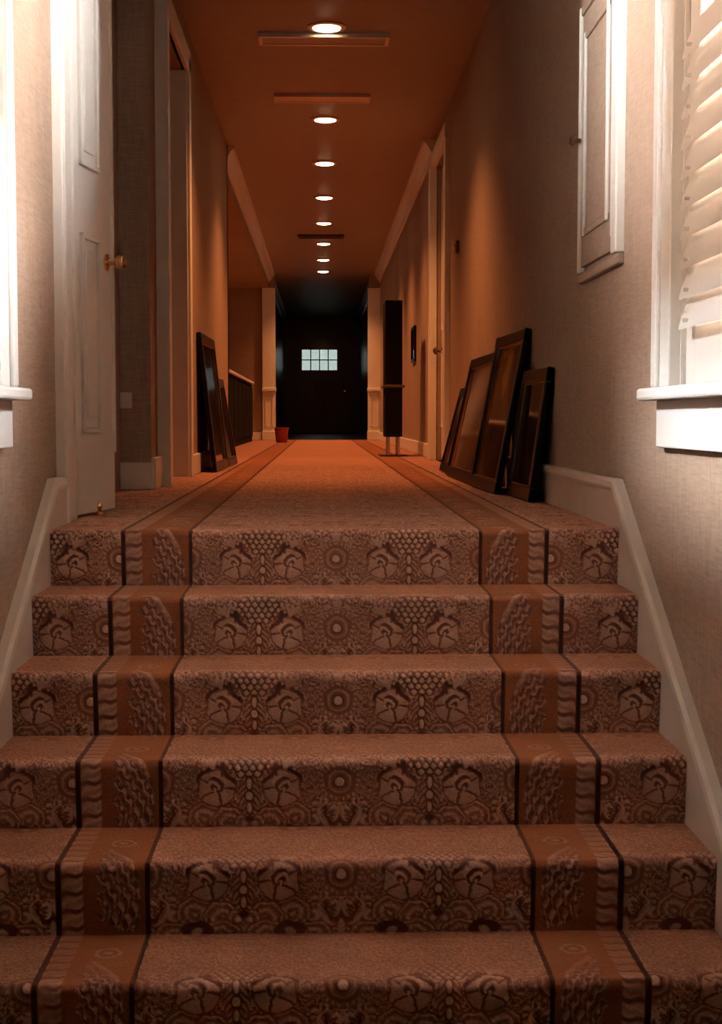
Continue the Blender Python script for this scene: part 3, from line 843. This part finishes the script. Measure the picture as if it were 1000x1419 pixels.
# ------------------------------------------------------------------ ceiling fittings
LAMP_Y = [8.44, 11.0, 12.86, 14.83, 16.75, 18.70, 20.59, 22.2]
ORD = ['%s from the vestibule' % k for k in ('eighth', 'seventh', 'sixth', 'fifth', 'fourth', 'third', 'second')] + ['at the vestibule mouth']
for i, y in enumerate(LAMP_Y):
    t = thing('recessed_downlight', 'glowing round recessed ceiling light, %s' % ORD[i], 'ceiling light', (0.035, y, CEIL), group='row of recessed hall lights')
    MB().lathe([(0.085, 0.0), (0.112, 0.0), (0.112, -0.006), (0.100, -0.012), (0.085, -0.010)], seg=32).build('trim_ring', 'steel', t, True)
    MB().lathe([(0.002, -0.022), (0.05, -0.020), (0.078, -0.013), (0.086, -0.002)], seg=32).build('lens', 'lamp', t, True)
    l = bpy.data.lights.new('downlight_bulb', 'SPOT')
    l.energy = LAMP_W; l.color = LAMP_C
    l.spot_size = math.radians(115); l.spot_blend = 1.0; l.shadow_soft_size = 0.07
    lo = bpy.data.objects.new('downlight_bulb', l); COL.objects.link(lo); lo.parent = t; lo.location = (0, 0, -0.04)

def vent(y, x0, x1, mat, label, drop):
    t = thing('ceiling_vent', label, 'air vent', ((x0 + x1) / 2, y, CEIL), group='slot vents in the hall ceiling')
    h = (x1 - x0) / 2
    for sy in (-1, 1):
        a, b = sorted((sy * 0.075, sy * 0.10))
        MB().bbox(-h, h, a, b, -drop, 0, 0.003).build('frame_bar', mat, t)
    for sx in (-1, 1):
        a, b = sorted((sx * (h - 0.025), sx * h))
        MB().bbox(a, b, -0.075, 0.075, -drop, 0, 0.003).build('frame_bar', mat, t)
    for k in range(4):
        yy = -0.05 + k * 0.033
        mb = MB(); mb.prism([(yy, -0.002), (yy + 0.004, -0.002), (yy + 0.020, -drop + 0.004), (yy + 0.016, -drop + 0.004)], -h + 0.025, h - 0.025, 'x'); mb.build('vane', mat, t)
vent(8.66, -0.36, 0.40, 'steel', 'satin metal slot vent right behind the first bright ceiling light', 0.030)
vent(10.25, -0.32, 0.34, 'steel', 'dim metal slot vent between the first and second ceiling lights', 0.024)
vent(17.9, -0.28, 0.28, 'grille_dark', 'dark slot vent far down the ceiling amid the smaller lights', 0.030)

# ------------------------------------------------------------------ leaning framed pictures
def art(name, c0, c1, c2, scale, seed):
    """plain blocks of muted colour for a picture behind glass"""
    m, nt, N, L, P = new_mat(name)
    tc = N.new('ShaderNodeTexCoord')
    mp = N.new('ShaderNodeMapping'); mp.inputs['Location'].default_value = (seed * 3.7, seed * 1.3, seed * 2.1)
    mp.inputs['Scale'].default_value = (scale, 1, scale * 0.8)
    L.new(tc.outputs['Object'], mp.inputs['Vector'])
    n = N.new('ShaderNodeTexNoise'); n.inputs['Scale'].default_value = 1.6; n.inputs['Detail'].default_value = 3
    L.new(mp.outputs['Vector'], n.inputs['Vector'])
    rp = N.new('ShaderNodeValToRGB'); e = rp.color_ramp.elements
    e[0].position = 0.40; e[0].color = c0; e[1].position = 0.66; e[1].color = c2
    k = e.new(0.52); k.color = c1
    L.new(n.outputs['Fac'], rp.inputs['Fac']); L.new(rp.outputs['Color'], P.inputs['Base Color'])
    P.inputs['Roughness'].default_value = 0.06
    P.inputs['Specular IOR Level'].default_value = 0.20
    return m

def frame(label, side, p0, p1, h, wallx, mat_art, bw=0.055, th=0.028, group='four framed pictures leaning past the cupboard'):
    """p0,p1: (x,y) of the bottom back edge; leans until its top touches wallx"""
    a = Vector((p0[0], p0[1], 0)); b = Vector((p1[0], p1[1], 0))
    w = (b - a).length
    ex = (b - a).normalized()
    n = Vector((0, 0, 1)).cross(ex)                  # into the room
    gap = max(abs(wallx - a.x), abs(wallx - b.x)) if False else min(abs(wallx - a.x), abs(wallx - b.x))
    th_ = math.asin(min(0.9, (gap - 0.001) / h))
    ez = (-n * math.sin(th_) + Vector((0, 0, 1)) * math.cos(th_)).normalized()
    ey = ez.cross(ex)
    mat = Matrix(((ex.x, ey.x, ez.x, a.x), (ex.y, ey.y, ez.y, a.y), (ex.z, ey.z, ez.z, a.z), (0, 0, 0, 1)))
    t = thing('framed_picture', label, 'picture', group=group)
    t.matrix_world = mat
    def rail(poly_fn): pass
    for (x0, x1, z0, z1) in ((0, w, 0, bw), (0, w, h - bw, h), (0, bw, bw, h - bw), (w - bw, w, bw, h - bw)):
        MB().bbox(x0, x1, 0, th, z0, z1, 0.005).build('frame_rail', 'black', t)
    ib = bw - 0.004; lw = 0.010
    for (x0, x1, z0, z1) in ((ib, w - ib, ib, ib + lw), (ib, w - ib, h - ib - lw, h - ib), (ib, ib + lw, ib, h - ib), (w - ib - lw, w - ib, ib, h - ib)):
        MB().bbox(x0, x1, 0.008, th * 0.72, z0, z1, 0.002).build('inner_slip', 'bronze', t)
    MB().box(bw - 0.004, w - bw + 0.004, 0.006, 0.012, bw - 0.004, h - bw + 0.004).build('picture', mat_art, t)
    MB().box(bw - 0.006, w - bw + 0.006, 0.001, 0.005, bw - 0.006, h - bw + 0.006).build('backing_board', 'backing', t)
    return t
ART = [art('dark_print', (0.010, 0.006, 0.006, 1), (0.03, 0.010, 0.010, 1), (0.09, 0.02, 0.02, 1), 1.5, 1),
       art('amber_picture', (0.03, 0.012, 0.008, 1), (0.14, 0.06, 0.02, 1), (0.50, 0.30, 0.10, 1), 1.3, 5),  # noise blotches running from dark brown to amber
       art('russet_picture', (0.03, 0.010, 0.008, 1), (0.10, 0.035, 0.015, 1), (0.30, 0.14, 0.05, 1), 1.2, 9)]
frame('black framed dark picture at the stair end of the row of four leaning frames', 1, (0.835, 5.68), (0.820, 6.27), 0.535, WR, ART[0])
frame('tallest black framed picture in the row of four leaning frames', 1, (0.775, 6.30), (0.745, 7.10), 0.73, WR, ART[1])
frame('wide black framed brown picture leaning between the tallest and the smallest frame', 1, (0.760, 7.14), (0.745, 8.45), 0.68, WR, ART[2])
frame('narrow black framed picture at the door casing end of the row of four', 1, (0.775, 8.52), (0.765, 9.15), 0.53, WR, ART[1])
frame('larger of two black framed pictures leaning past the open doorway, next to its frame', -1, (-0.655, 9.95), (-0.665, 8.95), 0.86, -0.76, ART[0], group='two framed pictures leaning past the open doorway')
frame('smaller of two black framed pictures leaning past the open doorway, toward the counter', -1, (-0.640, 10.75), (-0.655, 10.02), 0.62, -0.76, ART[0], group='two framed pictures leaning past the open doorway')

# ------------------------------------------------------------------ far furniture
t = thing('reception_counter', 'long low black counter with pale top edge in the alcove before the vestibule', 'counter', (-1.0, 15.9, 0))
body = MB().box(-0.48, -0.012, 0.01, 5.58, 0.0, 0.83).build('body', 'blackmatte', t)
for k in range(6):
    MB().bbox(-0.014, 0.0, 0.06 + k * 0.925, 0.06 + k * 0.925 + 0.83, 0.08, 0.78, 0.006).build('front_panel', 'blackmatte', body)
MB().bbox(-0.50, 0.02, -0.01, 5.60, 0.83, 0.865, 0.006).build('worktop', 'white', t)

t = thing('sign_stand', 'tall narrow black free standing panel on thin legs near the pilaster', 'sign stand', (0.635, 12.8, 0))
MB().bbox(-0.075, 0.075, -0.02, 0.42, 0.17, 1.36, 0.006).build('panel', 'blackmatte', t)
MB().bbox(-0.09, 0.095, -0.03, 0.43, 0.60, 0.625, 0.004).build('rail', 'bronze', t)
for sx in (-0.042, 0.045):
    MB().lathe([(0.010, 0.008), (0.010, 0.18)], (sx, 0.02, 0)).build('leg', 'steel', t, True)
    MB().lathe([(0.010, 0.008), (0.010, 0.18)], (sx, 0.38, 0)).build('leg', 'steel', t, True)
MB().bbox(-0.12, 0.12, -0.06, 0.46, 0, 0.010, 0.003).build('base_plate', 'black', t)

t = thing('waste_basket', 'small red waste basket on the carpet by the vestibule', 'basket', (-0.55, 20.3, 0))
MB().lathe([(0.072, 0.0), (0.078, 0.01), (0.098, 0.20), (0.090, 0.20), (0.070, 0.012), (0.0005, 0.012)], seg=24).build('bin', 'red', t, True)
MB().lathe([(0.096, 0.192), (0.104, 0.192), (0.105, 0.206), (0.097, 0.206)], seg=24).build('rim', 'red', t, True)

t = thing('framed_picture', 'small dark framed picture hung on the wall beside the black sign stand', 'picture', (WR, 14.0, 0.88))
for y0, y1, z0, z1 in ((0, 0.5, 0, 0.03), (0, 0.5, 0.31, 0.34), (0, 0.03, 0.03, 0.31), (0.47, 0.5, 0.03, 0.31)):
    MB().bbox(-0.022, 0, y0, y1, z0, z1, 0.003).build('frame_rail', 'black', t)
MB().box(-0.010, -0.002, 0.03, 0.47, 0.03, 0.31).build('picture', ART[0], t)

t = thing('thermostat', 'small dark thermostat box on the wall above the leaning frames by the door casing', 'thermostat', (WR, 9.66, 1.42))
cs = MB().bbox(-0.028, 0, 0, 0.10, 0, 0.08, 0.005).build('case', 'bronze', t)
MB().lathe([(0.025, 0), (0.025, 0.006), (0.020, 0.010)], (-0.028, 0.05, 0.04), '-x').build('dial', 'brass', cs, True)

t = thing('wall_outlet', 'pale electrical outlet plate low on the short wall facing the stairs', 'outlet', (-0.912, 6.805, 0.415))
pl = MB().bbox(-0.037, 0.037, -0.003, 0.005, -0.037, 0.037, 0.003).build('plate', 'plate', t)
for z in (-0.016, 0.016):
    MB().bbox(-0.014, 0.014, -0.005, 0.0, z - 0.011, z + 0.011, 0.003).build('socket', 'plate', pl)

t = thing('door_stop', 'little brass floor door stop under the ajar closet door', 'door stop', (-0.765, 5.03, 0))
MB().lathe([(0.020, 0.0), (0.020, 0.005), (0.010, 0.010), (0.011, 0.022), (0.016, 0.030), (0.012, 0.040), (0.002, 0.043)]).build('post', 'brass', t, True)
